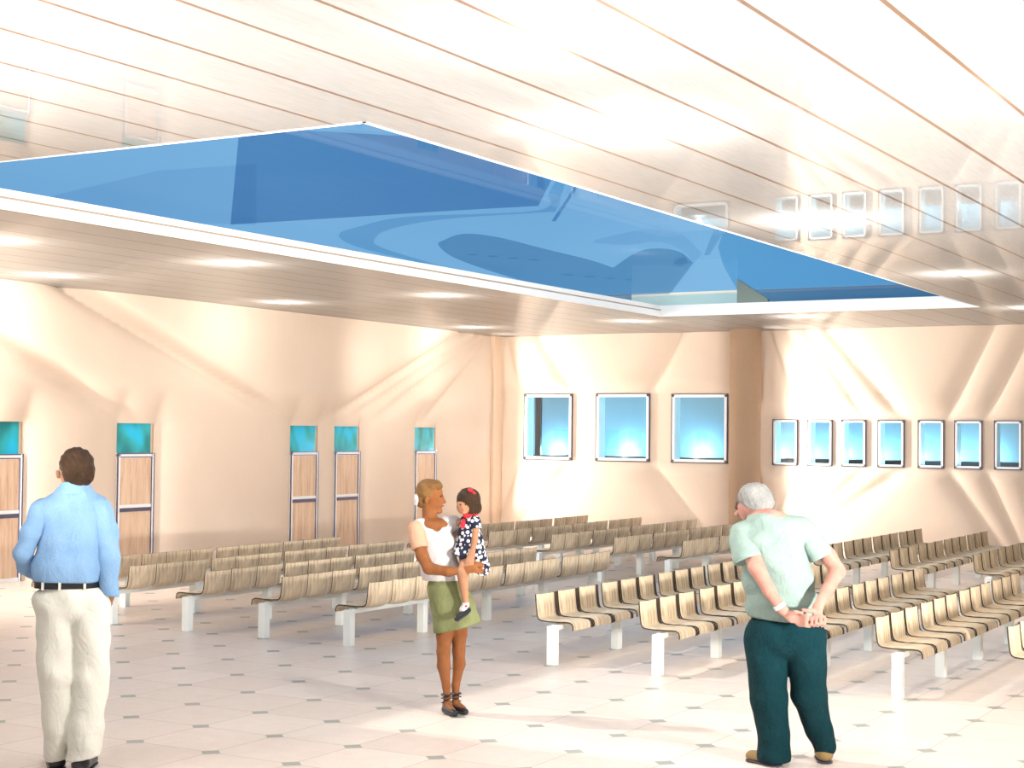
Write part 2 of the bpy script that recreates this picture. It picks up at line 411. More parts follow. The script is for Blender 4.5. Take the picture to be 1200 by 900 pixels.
# ------------------------------------------------------------ lamps
M_globe = bpy.data.materials.new('lit_opal_globe'); M_globe.use_nodes = True
b_ = bsdf(M_globe); b_.inputs['Base Color'].default_value = (1, .98, .94, 1)
b_.inputs['Emission Color'].default_value = (1, .95, .86, 1); b_.inputs['Emission Strength'].default_value = 6
LAMPS = [(-14.0, 9.3, 1.2, 'in the strip by the left wall, just outside the left edge'), (-14.0, 13.4, 1.2, 'at left wall above the man in blue'), (-13.85, 17.6, 1.2, 'at left wall above the second door'), (-14.1, 23.1, 1.2, 'in the far left corner of the ceiling'),
    (-11.9, 10.6, 1.6, 'beside the blue opening at left edge of view'), (-11.1, 13.2, 1.3, 'by the long left edge of the blue opening, second along'), (-11.2, 17.5, 1.2, 'by the long left edge of the opening, near its far end'), (-10.9, 22.75, 1.2, 'beyond the far left corner of the blue opening'), (-8.2, 22.75, 1.2, 'beyond the far edge of the opening, right of the column'),
    (-4.4, 12.6, 3.5, 'right of the opening, in line with its middle'), (-4.45, 17.4, 1.6, 'right of the opening, second from the back wall'), (-4.7, 22.35, 1.3, 'off the far right corner of the blue opening'), (-4.0, 8.3, 4.5, 'off the near right corner of the opening'), (-3.3, 6.2, 4, 'nearest the camera, high above the woman'),
    (-1.6, 12.6, 2, 'outside the right edge of view, farther one'), (-1.6, 8.2, 3, 'outside the right edge of view, nearer one'), (-1.2, 4.4, 2, 'overhead at the right, out of view'), (-7.0, 5.0, 2, 'overhead at the left, near the camera'), (-1.6, 17.4, 1.5, 'out of view at right by the rear benches')]
def lamp(i, x, y, k):
    t = empty('ceiling_downlight', (x, y, ZC))
    MB().cyl(0, 0, -.006, -.0005, .10, 32).build('trim_ring', M_white, t)
    MB().cyl(0, 0, -.0075, -.0062, .085, 32).build('lens', M_globe, t)
    ld = bpy.data.lights.new('lamp_light', 'POINT'); ld.energy = 24 * k; ld.shadow_soft_size = .05; ld.color = (1, .95, .88)
    lo = bpy.data.objects.new('lamp_light', ld); COL.objects.link(lo); lo.location = (x, y, ZC - .25); lo.visible_glossy = False
    return t
lamp_objs = [lamp(i, *a[:3]) for i, a in enumerate(LAMPS)]
for t, a in zip(lamp_objs, LAMPS): set_props(t, 'round downlight ' + a[3], 'lamp', 'round downlights set in the ceiling boards')

def spot(x, y, z, tx, ty, tz, e, size=1.2, col=(1, .93, .86), blend=.6, r=.05):
    ld = bpy.data.lights.new('spot', 'SPOT'); ld.energy = e; ld.spot_size = size; ld.spot_blend = blend; ld.color = col; ld.shadow_soft_size = r
    o = bpy.data.objects.new('spot', ld); COL.objects.link(o); o.location = (x, y, z); o.visible_glossy = False
    o.rotation_euler = (Vector((tx, ty, tz)) - Vector((x, y, z))).to_track_quat('-Z', 'Y').to_euler(); return o
def added_graze_light(x, y, z, tx, ty, e, w=.06, h=3.2, spread=2.4):  # added unseen lights graze the walls to bring out the folds
    ld = bpy.data.lights.new('added_grazer', 'AREA'); ld.shape = 'RECTANGLE'; ld.size = w; ld.size_y = h; ld.energy = e; ld.color = (1, .94, .87); ld.spread = spread
    o = bpy.data.objects.new('added_grazer', ld); COL.objects.link(o); o.location = (x, y, z); o.visible_glossy = False; o.visible_camera = False
    d = Vector((tx - x, ty - y, 0)).normalized(); up_ = Vector((0, 0, 1)); xa = up_.cross(-d)
    o.matrix_world = Matrix(((xa.x, up_.x, -d.x, x), (xa.y, up_.y, -d.y, y), (xa.z, up_.z, -d.z, z), (0, 0, 0, 1))); return o
added_graze_light(-14.98, 24.9, 1.9, -11.0, 25.5, 85)
added_graze_light(-9.70, 24.95, 1.9, -5.5, 25.6, 95)
added_graze_light(-14.7, 9.0, 2.1, -15.0, 18.0, 300)
spot(-13.6, 20.2, 3.0, -15.16, 24.0, 2.9, 90, 2.2, blend=1.0, r=.4)  # added unseen spot for the far end of the left wall
# added spots, unseen, brighten the near part of the ceiling
spot(0.6, 7.0, 1.0, -2.6, 8.5, 3.7, 3000, 2.2, (1, .96, .91), 1.0, .2)
spot(-6.6, 3.6, 1.0, -5.0, 5.6, 3.7, 2200, 2.0, (1, .96, .91), 1.0, .2)
spot(0.8, 12.0, 1.0, -2.6, 13.0, 3.7, 2000, 2.2, (1, .96, .91), 1.0, .2)
# added unseen lights make the glow behind the windows
for i, (a, b, c, d) in enumerate(WIN):
    ld = bpy.data.lights.new('added_glow_light', 'POINT'); ld.energy = 22 if i < 3 else 12; ld.shadow_soft_size = .05; ld.color = (.75, .95, 1)
    lo = bpy.data.objects.new('added_glow_light', ld); COL.objects.link(lo); lo.location = ((a + b) / 2 - .75 * 0 + (-.6), YB + 1.28, 1.55)

ld = bpy.data.lights.new('added_plenum_light', 'POINT'); ld.energy = 28; ld.shadow_soft_size = .1; ld.color = (1, .95, .80)  # added unseen light, brightens the green upper wall
lo = bpy.data.objects.new('added_plenum_light', ld); COL.objects.link(lo); lo.location = (-11.4, 24.0, 4.1); lo.visible_glossy = False
sd = bpy.data.lights.new('sun', 'SUN'); sd.energy = 9; sd.angle = .02; sd.color = (1.0, .39, .21)
so = bpy.data.objects.new('sun', sd); COL.objects.link(so)
so.rotation_euler = Vector((1.05, .25, -1.0)).to_track_quat('-Z', 'Y').to_euler()

w = bpy.data.worlds.new('sky_world'); bpy.context.scene.world = w; w.use_nodes = True
nt = w.node_tree; bg = nt.nodes['Background']; bg.inputs[1].default_value = 0.72
tc = nt.nodes.new('ShaderNodeTexCoord'); ns = nt.nodes.new('ShaderNodeTexNoise'); ns.inputs['Scale'].default_value = 2.2; ns.inputs['Detail'].default_value = 3
mp = nt.nodes.new('ShaderNodeMapping'); mp.inputs['Scale'].default_value = (1, 1, 2.5)
nt.links.new(tc.outputs['Generated'], mp.inputs[0]); nt.links.new(mp.outputs[0], ns.inputs['Vector'])
rp = nt.nodes.new('ShaderNodeValToRGB'); rp.color_ramp.elements[0].position = .35; rp.color_ramp.elements[0].color = (.86, .88, .92, 1); rp.color_ramp.elements[1].position = .68; rp.color_ramp.elements[1].color = (1.15, 1.1, 1.05, 1)
nt.links.new(ns.outputs['Fac'], rp.inputs[0])
sp = nt.nodes.new('ShaderNodeSeparateXYZ'); nt.links.new(tc.outputs['Generated'], sp.inputs[0])
mr = nt.nodes.new('ShaderNodeMapRange'); mr.inputs[1].default_value = 0.1; mr.inputs[2].default_value = -0.8; mr.inputs[3].default_value = 1.0; mr.inputs[4].default_value = 1.2  # sky made brighter behind the camera as added fill
nt.links.new(sp.outputs[1], mr.inputs[0])
vm = nt.nodes.new('ShaderNodeVectorMath'); vm.operation = 'SCALE'; nt.links.new(rp.outputs[0], vm.inputs[0]); nt.links.new(mr.outputs[0], vm.inputs['Scale']); nt.links.new(vm.outputs[0], bg.inputs[0])

# ------------------------------------------------------------ benches
def strip(profile, y0, y1, thick, mi=0, cd=.028, ny=10, sgn=1):
    """seat shell: profile of (x, z, curve weight x, curve weight z) swept across y with a shallow trough"""
    P = [np.array(p, float) for p in profile]; n = len(P)
    nrm = []
    for i in range(n):
        d = P[min(i + 1, n - 1)][:2] - P[max(i - 1, 0)][:2]; d /= np.linalg.norm(d); nrm.append(np.array([d[1], -d[0]]))
    def pts(off):
        rows = []
        for j in range(ny + 1):
            t = -1 + 2 * j / ny; c = cd * (1 - abs(t) ** 3); y = y0 + (y1 - y0) * j / ny
            rows.append([(sgn * (P[i][0] - c * P[i][2] + nrm[i][0] * off), y, P[i][1] - c * P[i][3] + nrm[i][1] * off) for i in range(n)])
        return rows
    A, B = pts(0), pts(thick)
    m = MB(); W = n
    va = [v for r in A for v in r]; vb = [v for r in B for v in r]; K = len(va)
    fs = []
    for j in range(ny):
        for i in range(n - 1):
            k = j * W + i; f = (k, k + 1, k + W + 1, k + W); fs.append(f if sgn < 0 else f[::-1])
    m.add(va + vb, fs + [tuple(K + i for i in f[::-1]) for f in fs], 0, True)
    e = []
    for i in range(n - 1):
        e += [(i, i + 1, K + i + 1, K + i), (ny * W + i + 1, ny * W + i, K + ny * W + i, K + ny * W + i + 1)]
    for j in range(ny):
        e += [(j * W + W, j * W, K + j * W, K + j * W + W), ((j + 1) * W - 1, (j + 2) * W - 1, K + (j + 2) * W - 1, K + (j + 1) * W - 1)]
    b = len(m.v); m.add(va + vb, e, 1, False)
    return m
# profile faces +x: back top -> bend -> seat -> front lip
PROF = [(-.188, .568, 1, 0), (-.183, .50, 1, 0), (-.175, .43, 1, 0), (-.168, .385, .9, 0), (-.155, .362, .5, .3), (-.13, .350, .1, .5), (-.06, .345, 0, .5),
        (.03, .345, 0, .5), (.10, .348, 0, .4), (.140, .346, 0, .3), (.160, .335, 0, .2), (.166, .315, 0, .1), (.166, .290, 0, 0)]
def make_bench(face):
    t = empty('waiting_bench')
    seat0 = strip(PROF, 0, .308 if face > 0 else .376, -.011, sgn=face, cd=-.03 if face > 0 else .035)
    gap0 = strip([(p[0] - .006, p[1] - .006) + p[2:] for p in PROF], .308, .386, -.006, sgn=face, cd=0, ny=2); gm = None  # dark strips added where only shade falls between the seats
    me = None
    for g in range(4):
        for s_ in range(3):
            y = .03 + g * 1.215 + s_ * .386
            if me is None:
                o = seat0.build('seat_shell', [M_seat, M_edge_shade], t); me = o.data
            else:
                o = bpy.data.objects.new('seat_shell', me); COL.objects.link(o); o.parent = t
            o.location = (0, y, 0)
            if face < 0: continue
            if gm is None: o = gap0.build('shade_strip', [M_edge_shade, M_edge_shade], t); gm = o.data
            else: o = bpy.data.objects.new('shade_strip', gm); COL.objects.link(o); o.parent = t
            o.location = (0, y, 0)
    MB().box(-.03, .03, .036, 4.74, .285, .330).build('beam', M_steel, t, bevel=.004)
    lm = None
    for k in range(5):
        if lm is None:
            o = MB().box(-.038, .038, -.038, .038, 0, .322).build('leg', M_steel, t, bevel=.004); lm = o.data
        else:
            o = bpy.data.objects.new('leg', lm); COL.objects.link(o); o.parent = t
            b = o.modifiers.new('bevel', 'BEVEL'); b.width = .004; b.segments = 2; b.limit_method = 'ANGLE'
        o.location = (0, k * 1.19, 0)
    return t
def copy_thing(r):
    c = r.copy(); COL.objects.link(c)
    for ch in list(r.children):
        d = ch.copy(); COL.objects.link(d); d.parent = c
    return c
XR_ = [-6.25, -5.30, -4.33, -3.37, -2.41]; XL_ = [-8.31, -9.27, -10.19, -11.15, -12.12]
ordn = ['beside the aisle', 'second from aisle', 'third from aisle', 'fourth from aisle', 'farthest from aisle']
protoR, protoL = make_bench(1), make_bench(-1); usedR = usedL = False
for blk, y in (('front', 11.54), ('rear', 18.39)):
    for k in range(5):
        if not (blk == 'rear' and k > 3):
            c = copy_thing(protoR) if usedR else protoR; usedR = True
            c.location = (XR_[k], y, 0)
            set_props(c, 'plywood waiting bench facing right, %s right block, %s' % (blk, ordn[k]), 'bench', 'rows of waiting benches')
        c = copy_thing(protoL) if usedL else protoL; usedL = True
        c.location = (XL_[k], y, 0)
        set_props(c, 'plywood waiting bench facing left, %s left block, %s' % (blk, ordn[k]), 'bench', 'rows of waiting benches')

# ------------------------------------------------------------ figures: smooth distance fields meshed with surface nets
def smin(a, b, k):
    if k <= 0: return np.minimum(a, b)
    h = np.clip(.5 + .5 * (b - a) / k, 0, 1); return b * (1 - h) + a * h - k * h * (1 - h)
class Field:
    """list of rounded cones / ellipsoids, evaluated on a grid and skinned as one closed surface"""
    def __init__(s, k=.02): s.ops = []; s.k = k; s.cuts = []; s.noise = None; s.lo = []; s.hi = []
    def cone(s, a, b, ra, rb, k=None, sc=(1, 1, 1), sub=False):
        a, b = np.array(a, float), np.array(b, float); r = max(ra, rb) * max(sc)
        s.ops.append(('c', a, b, ra, rb, s.k if k is None else k, np.array(sc, float), sub))
        if not sub: s.lo.append(np.minimum(a, b) - r); s.hi.append(np.maximum(a, b) + r)
        return s
    def chain(s, pts, k=None, sc=(1, 1, 1)):
        for p, q in zip(pts[:-1], pts[1:]): s.cone(p[:3], q[:3], p[3], q[3], k, sc)
        return s
    def ell(s, c, r, k=None, rot=None, sub=False):
        c, r = np.array(c, float), np.array(r, float)
        s.ops.append(('e', c, r, None if rot is None else np.array(rot), 0, s.k if k is None else k, None, sub))
        if not sub: s.lo.append(c - r.max()); s.hi.append(c + r.max())
        return s
    def cut(s, p, n):      # keep the side n points away from
        n = np.array(n, float); n /= np.linalg.norm(n); s.cuts.append((np.array(p, float), n)); return s
    def ev(s, X, Y, Z):
        d = None
        for t, a, b, c, e, k, sc, sub in s.ops:
            if t == 'c':
                ra, rb = c, e
                ax = (b - a) / sc; L2 = max(ax @ ax, 1e-9)
                px, py, pz = (X - a[0]) / sc[0], (Y - a[1]) / sc[1], (Z - a[2]) / sc[2]
                h = np.clip((px * ax[0] + py * ax[1] + pz * ax[2]) / L2, 0, 1)
                q = np.sqrt((px - h * ax[0]) ** 2 + (py - h * ax[1]) ** 2 + (pz - h * ax[2]) ** 2) - (ra + (rb - ra) * h)
                q = q * min(sc)
            else:
                px, py, pz = X - a[0], Y - a[1], Z - a[2]
                if c is not None:
                    R = c; px, py, pz = (R[0][0] * px + R[1][0] * py + R[2][0] * pz, R[0][1] * px + R[1][1] * py + R[2][1] * pz, R[0][2] * px + R[1][2] * py + R[2][2] * pz)
                k0 = np.sqrt((px / b[0]) ** 2 + (py / b[1]) ** 2 + (pz / b[2]) ** 2)
                k1 = np.sqrt((px / b[0] ** 2) ** 2 + (py / b[1] ** 2) ** 2 + (pz / b[2] ** 2) ** 2)
                q = k0 * (k0 - 1) / np.maximum(k1, 1e-6)
            if d is None: d = q
            elif sub: d = -smin(-d, q, k)
            else: d = smin(d, q, k)
        if s.noise is not None: d = d + s.noise(X, Y, Z)
        for p, n in s.cuts:
            d = np.maximum(d, (X - p[0]) * n[0] + (Y - p[1]) * n[1] + (Z - p[2]) * n[2])
        return d
    def mesh(s, name, h, mats, parent, matf=None):
        lo = np.min(s.lo, 0) - 3 * h; hi = np.max(s.hi, 0) + 3 * h
        n = np.ceil((hi - lo) / h).astype(int) + 1
        ax = [lo[i] + h * np.arange(n[i]) for i in range(3)]
        X, Y, Z = np.meshgrid(*ax, indexing='ij', sparse=True)
        D = np.broadcast_to(s.ev(X, Y, Z), tuple(n)).astype(np.float32)
        I = D < 0
        c = [I[i:n[0] - 1 + i, j:n[1] - 1 + j, k:n[2] - 1 + k] for i in (0, 1) for j in (0, 1) for k in (0, 1)]
        anyi = np.logical_or.reduce(c); alli = np.logical_and.reduce(c); act = anyi & ~alli
        idx = -np.ones(act.shape, int); ii = np.argwhere(act); idx[act] = np.arange(len(ii))
        acc = np.zeros((len(ii), 3)); cnt = np.zeros(len(ii))
        cor = [(i, j, k) for i in (0, 1) for j in (0, 1) for k in (0, 1)]
        for A in cor:
            for axn in range(3):
                if A[axn]: continue
                B = list(A); B[axn] = 1
                da = D[ii[:, 0] + A[0], ii[:, 1] + A[1], ii[:, 2] + A[2]]; db = D[ii[:, 0] + B[0], ii[:, 1] + B[1], ii[:, 2] + B[2]]
                m = (da < 0) != (db < 0); t = np.where(m, da / np.where(m, da - db, 1), 0)
                P = ii + np.array(A); P = P.astype(float); P[:, axn] += t
                acc += P * m[:, None]; cnt += m
        V = lo + h * acc / cnt[:, None]
        F = []
        for axn in range(3):
            o1, o2 = [(1, 2), (2, 0), (0, 1)][axn]
            sl0 = [slice(1, n[q] - 1) for q in range(3)]; sl1 = list(sl0)
            sl0[axn] = slice(0, n[axn] - 1); sl1[axn] = slice(1, n[axn])
            a0 = I[tuple(sl0)]; a1 = I[tuple(sl1)]
            E = np.argwhere(a0 != a1); inside0 = a0[a0 != a1]
            E = E + np.array([0 if q == axn else 1 for q in range(3)])
            def g(d1, d2):
                Q = E.copy(); Q[:, o1] -= d1; Q[:, o2] -= d2; return idx[Q[:, 0], Q[:, 1], Q[:, 2]]
            q = np.stack([g(1, 1), g(0, 1), g(0, 0), g(1, 0)], 1)
            q[~inside0] = q[~inside0][:, ::-1]
            F.append(q)
        F = np.concatenate(F)
        me = bpy.data.meshes.new(name)
        me.from_pydata(V.tolist(), [], F.tolist())
        for m in (mats if isinstance(mats, (list, tuple)) else [mats]): me.materials.append(m)
        if matf is not None:
            ctr = V[F].mean(1); me.polygons.foreach_set('material_index', matf(ctr).astype(int))
        me.polygons.foreach_set('use_smooth', [True] * len(F)); me.update()
        o = bpy.data.objects.new(name, me); COL.objects.link(o)
        if parent: o.parent = parent
        return o

def folds(amp, fx, fy, fz, seed):
    r = np.random.default_rng(seed); ph = r.uniform(0, 6.28, 8)
    def f(X, Y, Z):
        a = np.sin(fx * X + 1.3 * np.sin(fz * .6 * Z + ph[0]) + ph[1]) * np.sin(fz * Z + 1.1 * np.sin(fx * .5 * X + ph[2]) + ph[3])
        b = np.sin(fx * 1.9 * X + fz * .9 * Z + ph[4] + fy * Y) * .5
        return amp * (a + b) * .5
    return f
class Frame:
    """figure-local frame: x to the right as seen, y away from the viewer, z up; ground point at the origin"""
    def __init__(s, name, px, py, wx, wy, scale, lean=0.):
        s.px, s.py, s.s, s.lean = px, py, scale, lean
        s.root = empty(name, (wx, wy, 0), math.atan2(wy, wx) - PI / 2)
    def p(s, x, y, d=0., r=None):
        v = ((x - s.px - (s.lean * (s.py - y) if y else 0)) / s.s, d, (s.py - y) / s.s)
        return v if r is None else v + (r,)
def fabric(name, c1, c2, sc=60, rough=.85, bmp=.25):
    m = mat(name, c1, rough, spec=.15); v = mapped(m)
    n1 = noise(m, v, sc, 4); n2 = noise(m, v, 9, 3)
    L(m, mixc(m, .4, ramp(m, n1, [(.3, c1), (.7, c2)]), ramp(m, n2, [(.35, c1), (.65, c2)])), bsdf(m).inputs['Base Color'])
    n3 = noise(m, mapped(m, (1, 1, .55)), 7, 3, 1.6, .5)
    w3 = math_(m, 'ABSOLUTE', math_(m, 'SUBTRACT', n3, .5))
    bump(m, math_(m, 'ADD', math_(m, 'MULTIPLY', w3, -1.6), math_(m, 'MULTIPLY', n2, .5)), min(1, bmp * 1.5), .03); return m
def skin(name, c1, c2):
    m = mat(name, c1, .55, spec=.3); v = mapped(m); n1 = noise(m, v, 14, 3)
    L(m, ramp(m, n1, [(.35, c1), (.65, c2)]), bsdf(m).inputs['Base Color'])
    bsdf(m).inputs['Subsurface Weight'].default_value = .08; bsdf(m).inputs['Subsurface Radius'].default_value = (.01, .004, .002); return m
M_shirtb = fabric('blue_chambray', (0.165, 0.308, 0.512), (0.231, 0.381, 0.584), 120)
M_cream = fabric('cream_cotton', (0.609, 0.613, 0.549), (0.679, 0.684, 0.630), 90)
M_belt = mat('black_leather', (.012, .012, .016), .35); M_shoe = mat('black_shoe_leather', (.015, .017, .022), .3)
M_skinm = skin('tanned_skin', (0.294, 0.140, 0.084), (0.350, 0.182, 0.112)); M_skino = skin('pale_pink_skin', (0.331, 0.154, 0.121), (0.376, 0.202, 0.163))
M_skinw = skin('warm_brown_skin', (0.201, 0.071, 0.023), (0.242, 0.095, 0.037)); M_sking = skin('child_skin', (0.310, 0.150, 0.084), (0.360, 0.192, 0.114))
M_hairb = fabric('dark_brown_hair', (.018, .011, .007), (.06, .035, .022), 160, .5); M_hairg = fabric('grey_hair', (0.122, 0.122, 0.117), (0.223, 0.227, 0.223), 120, .6)
M_hairw = fabric('light_brown_hair', (0.098, 0.042, 0.014), (0.238, 0.133, 0.049), 130, .5)
M_mint = fabric('mint_jersey', (0.158, 0.221, 0.200), (0.202, 0.264, 0.243), 80); M_teal = fabric('dark_teal_cloth', (0.002, 0.017, 0.022), (0.006, 0.030, 0.037), 90)
M_tan = mat('tan_suede', (0.240, 0.162, 0.066), .8); M_strap = mat('white_strap', (0.525, 0.532, 0.546), .5)
M_tee = fabric('white_knit', (0.464, 0.436, 0.436), (0.532, 0.505, 0.509), 90); M_peach = fabric('peach_knit', (0.475, 0.277, 0.186), (0.518, 0.317, 0.217), 90)
M_skirt = fabric('sage_tweed', (0.128, 0.144, 0.060), (0.224, 0.240, 0.120), 220); M_sock = mat('white_sock', (0.560, 0.546, 0.560), .8); M_red = mat('red_ribbon', (.55, .02, .03), .5)
M_lip = mat('lip_red', (.38, .07, .05), .5); M_eye = mat('dark_eye', (.015, .01, .008), .3); M_eyew = mat('eye_white', (.6, .57, .53), .4)
def floral():
    m = mat('navy_floral_print', (.01, .012, .03), .8); v = mapped(m)
    vo = N(m, 'ShaderNodeTexVoronoi', feature='F1'); vo.inputs['Scale'].default_value = 36; L(m, v, vo.inputs['Vector'])
    n1 = noise(m, v, 90, 2)
    f = math_(m, 'LESS_THAN', math_(m, 'ADD', vo.outputs['Distance'], math_(m, 'MULTIPLY', n1, .25)), .58)
    L(m, mixc(m, f, (.012, .014, .035), (.62, .62, .66)), bsdf(m).inputs['Base Color']); return m
M_floral = floral()

def hand(F, wrist, palm, ftips, r=.011, thumb=None, curl=None):
    """palm from wrist to knuckles plus four fingers and a thumb, each finger (base, middle, tip)"""
    w, p = np.array(wrist, float), np.array(palm, float)
    F.cone(w, p, .024, .030, .02, sc=(1, .7, 1))
    for f in ftips:
        a, b, c = (np.array(q, float) for q in f)
        F.cone(p * .5 + a * .5, a, r * 1.2, r * 1.05, .006); F.cone(a, b, r, r * .92, .003); F.cone(b, c, r * .92, r * .75, .003)
    if thumb is not None:
        a, b, c = (np.array(q, float) for q in thumb)
        F.cone(a, b, r * 1.35, r * 1.1, .008); F.cone(b, c, r * 1.1, r * .85, .003)

# ---- man in a blue shirt, seen from behind
def man():
    W = Frame('person', 90, 904, -6.529, 6.503, 209.6, .0187); P = W.p; R = W.root
    set_props(R, 'dark haired man in blue shirt and cream trousers standing with his back turned at left', 'person')
    B = Field(.03)
    B.ell(P(89, 549, .01), (.078, .098, .112)); B.ell(P(85, 558, .055), (.058, .055, .075))      # skull, face turned away and left
    B.cone(P(68.5, 555, .10), P(69.5, 560, .118), .013, .016, .012)                              # nose
    B.ell(P(74, 559, -.005), (.012, .022, .032), .006); B.ell(P(106, 557, .0), (.012, .022, .032), .006)
    B.cone(P(89, 560, .0), P(88, 580, -.01), .058, .066)                                          # neck
    B.cone(P(88, 602, 0), P(82, 650, 0), .10, .11, sc=(1.15, .75, 1)); B.cone(P(82, 650, 0), P(80, 700, 0), .11, .12, sc=(1.1, .8, 1))
    B.chain([P(57, 602, .0, .050), P(31, 649, -.01, .036), P(36, 671, .14, .030), P(48, 684, .22, .024)])
    B.chain([P(113, 602, .0, .050), P(126, 652, -.03, .045), P(126, 697, .02, .033), P(125, 704, .03, .028)])
    B.chain([P(66, 705, 0, .085), P(66, 800, 0, .06), P(67, 882, .09, .04)]); B.chain([P(101, 705, 0, .085), P(102, 800, 0, .06), P(98, 890, .0, .04)])
    hand(B, P(126, 697, .02), P(124, 708, .03), [(P(120 + 2.6 * i, 712, .02 + .006 * i), P(119 + 2.4 * i, 719, .035), P(118 + 2.2 * i, 725, .05)) for i in range(4)], .010, (P(128, 703, .045), P(129, 710, .06), P(127, 716, .065)))
    hand(B, P(48, 684, .22), P(56, 687, .23), [(P(61, 683 + 3.5 * i, .235), P(66, 684 + 3.5 * i, .225), P(69, 687 + 3.2 * i, .21)) for i in range(4)], .010, (P(53, 683, .24), P(58, 679, .245), P(62, 678, .24)))
    B.mesh('body', .0095, [M_skinm], R)
    Hh = Field(.02); Hh.ell(P(90, 546, -.005), (.096, .108, .098)); Hh.ell(P(92, 556, -.03), (.088, .085, .088)); Hh.noise = folds(.006, 110, 60, 90, 3)
    Hh.cut(P(90, 572, -.03), (0, -.15, -1)); Hh.ell(P(72, 566, .09), (.045, .085, .10), .01, sub=True)
    Hh.ell(P(73.5, 560, .0), (.022, .035, .04), .006, sub=True)
    Hh.mesh('hair', .008, M_hairb, R)
    S = Field(.035)
    S.cone(P(88, 575, -.01), P(88, 586, -.01), .068, .085, .02, sc=(1.05, .9, 1))
    S.cone(P(84, 583, -.005), P(92, 583, -.005), .085, .085, .04); S.chain([P(88, 606, 0, .14), P(84, 640, 0, .150), P(80, 664, 0, .15)], sc=(1.16, .78, 1))
    S.cone(P(60, 600, 0), P(114, 600, 0), .080, .080, sc=(1, .9, 1))
    S.ell(P(80, 664, 0), (.198, .140, .10))
    S.noise = folds(.010, 26, 18, 17, 11)
    S.cut(P(80, 682.5, 0), (-.03, 0, -1)); S.cone(P(66, 676, 0), P(92, 676, 0), .125, .125, .03); S.cut(P(88, 568, -.03), (0, .35, 1))
    sh = S.mesh('shirt', .0095, M_shirtb, R)
    for k_, (pts, end, nrm) in enumerate((([P(51, 600, 0, .068), P(40, 625, -.01, .062), P(30, 648, -.02, .050), P(33, 664, .07, .050), P(39, 672, .15, .050)], None, None),
            ([P(116, 601, 0, .074), P(124, 630, -.03, .066), P(127, 655, -.045, .060), P(126, 688, -.01, .050), P(127, 701, .0, .058)], P(127, 700, 0), (-.1, 0, -1)))):
        V_ = Field(.02); V_.chain(pts, .02); V_.noise = folds(.007, 24, 20, 34, 40 + k_)
        if end: V_.cut(end, nrm)
        V_.mesh('sleeve', .0085, M_shirtb, sh)
    C = Field(.006); C.cone(P(88, 568, -.012), P(87, 579, -.012), .080, .092, sc=(1.02, .95, 1)); C.cone(P(88, 560, -.012), P(87.5, 571, -.012), .071, .071, sub=True, sc=(1.02, .95, 1)); C.cut(P(88, 568, -.02), (0, .25, 1)); C.cut(P(88, 580, -.02), (0, 0, -1))
    C.mesh('collar', .006, M_shirtb, sh)
    T = Field(.02)
    T.ell(P(82, 706, 0), (.205, .135, .135), .03)
    T.chain([P(65, 715, 0, .108), P(67, 790, .0, .098), P(69, 850, .04, .083), P(68, 888, .09, .074)], .02, sc=(1, 1.05, 1))
    T.chain([P(104, 715, 0, .118), P(106, 790, .0, .102), P(101, 850, -.01, .094), P(97, 890, -.02, .096)], .02, sc=(1, 1.05, 1))
    T.noise = folds(.011, 22, 14, 24, 5); T.cut(P(82, 686, 0), (0, 0, 1)); T.cut(P(82, 890, 0), (.18, 0, -1))
    tr = T.mesh('trousers', .0095, M_cream, R)
    m = MB(); n = 48
    for z_, mi in ((681.5, 0), (689.5, 0)):
        m.v += [(P(79, z_)[0] + .178 * math.cos(2 * PI * i / n), .118 * math.sin(2 * PI * i / n), P(79, z_)[2]) for i in range(n)]
    m.add([], []); m.f += [(i, (i + 1) % n, n + (i + 1) % n, n + i) for i in range(n)] + [tuple(range(n)), tuple(range(n, 2 * n))[::-1]]; m.m += [0] * (n + 2); m.sm += [True] * n + [False] * 2
    m.build('belt', M_belt, R)
    for px in (52, 71, 99):
        x = P(px, 0)[0] - P(79, 0)[0]; y = -.121 * math.sqrt(max(0, 1 - (x / .178) ** 2))
        MB().box(P(px, 685)[0] - .007, P(px, 685)[0] + .007, y - .006, y + .004, P(0, 690.5)[2], P(0, 681)[2]).build('belt_loop', M_cream, tr)
    for (xa, ya, xb, yb) in ((67, .10, 62, .30), (94, -.02, 106, .17)):
        s = Field(.02); a_, b_ = P(xa, 0)[0], P(xb, 0)[0]
        s.cone((a_, ya - .02, .042), (b_, yb, .034), .050, .040, sc=(1, 1, .85)); s.ell((a_, ya, .07), (.047, .055, .055)); s.cut((0, 0, .012), (0, 0, -1))
        ob = s.mesh('shoe', .008, M_shoe, R)
        s = Field(.01); s.cone((a_, ya - .02, .018), (b_, yb, .018), .052, .043); s.cut((0, 0, .014), (0, 0, 1)); s.cut((0, 0, .0015), (0, 0, -1)); s.mesh('sole', .006, M_belt, ob)
man()

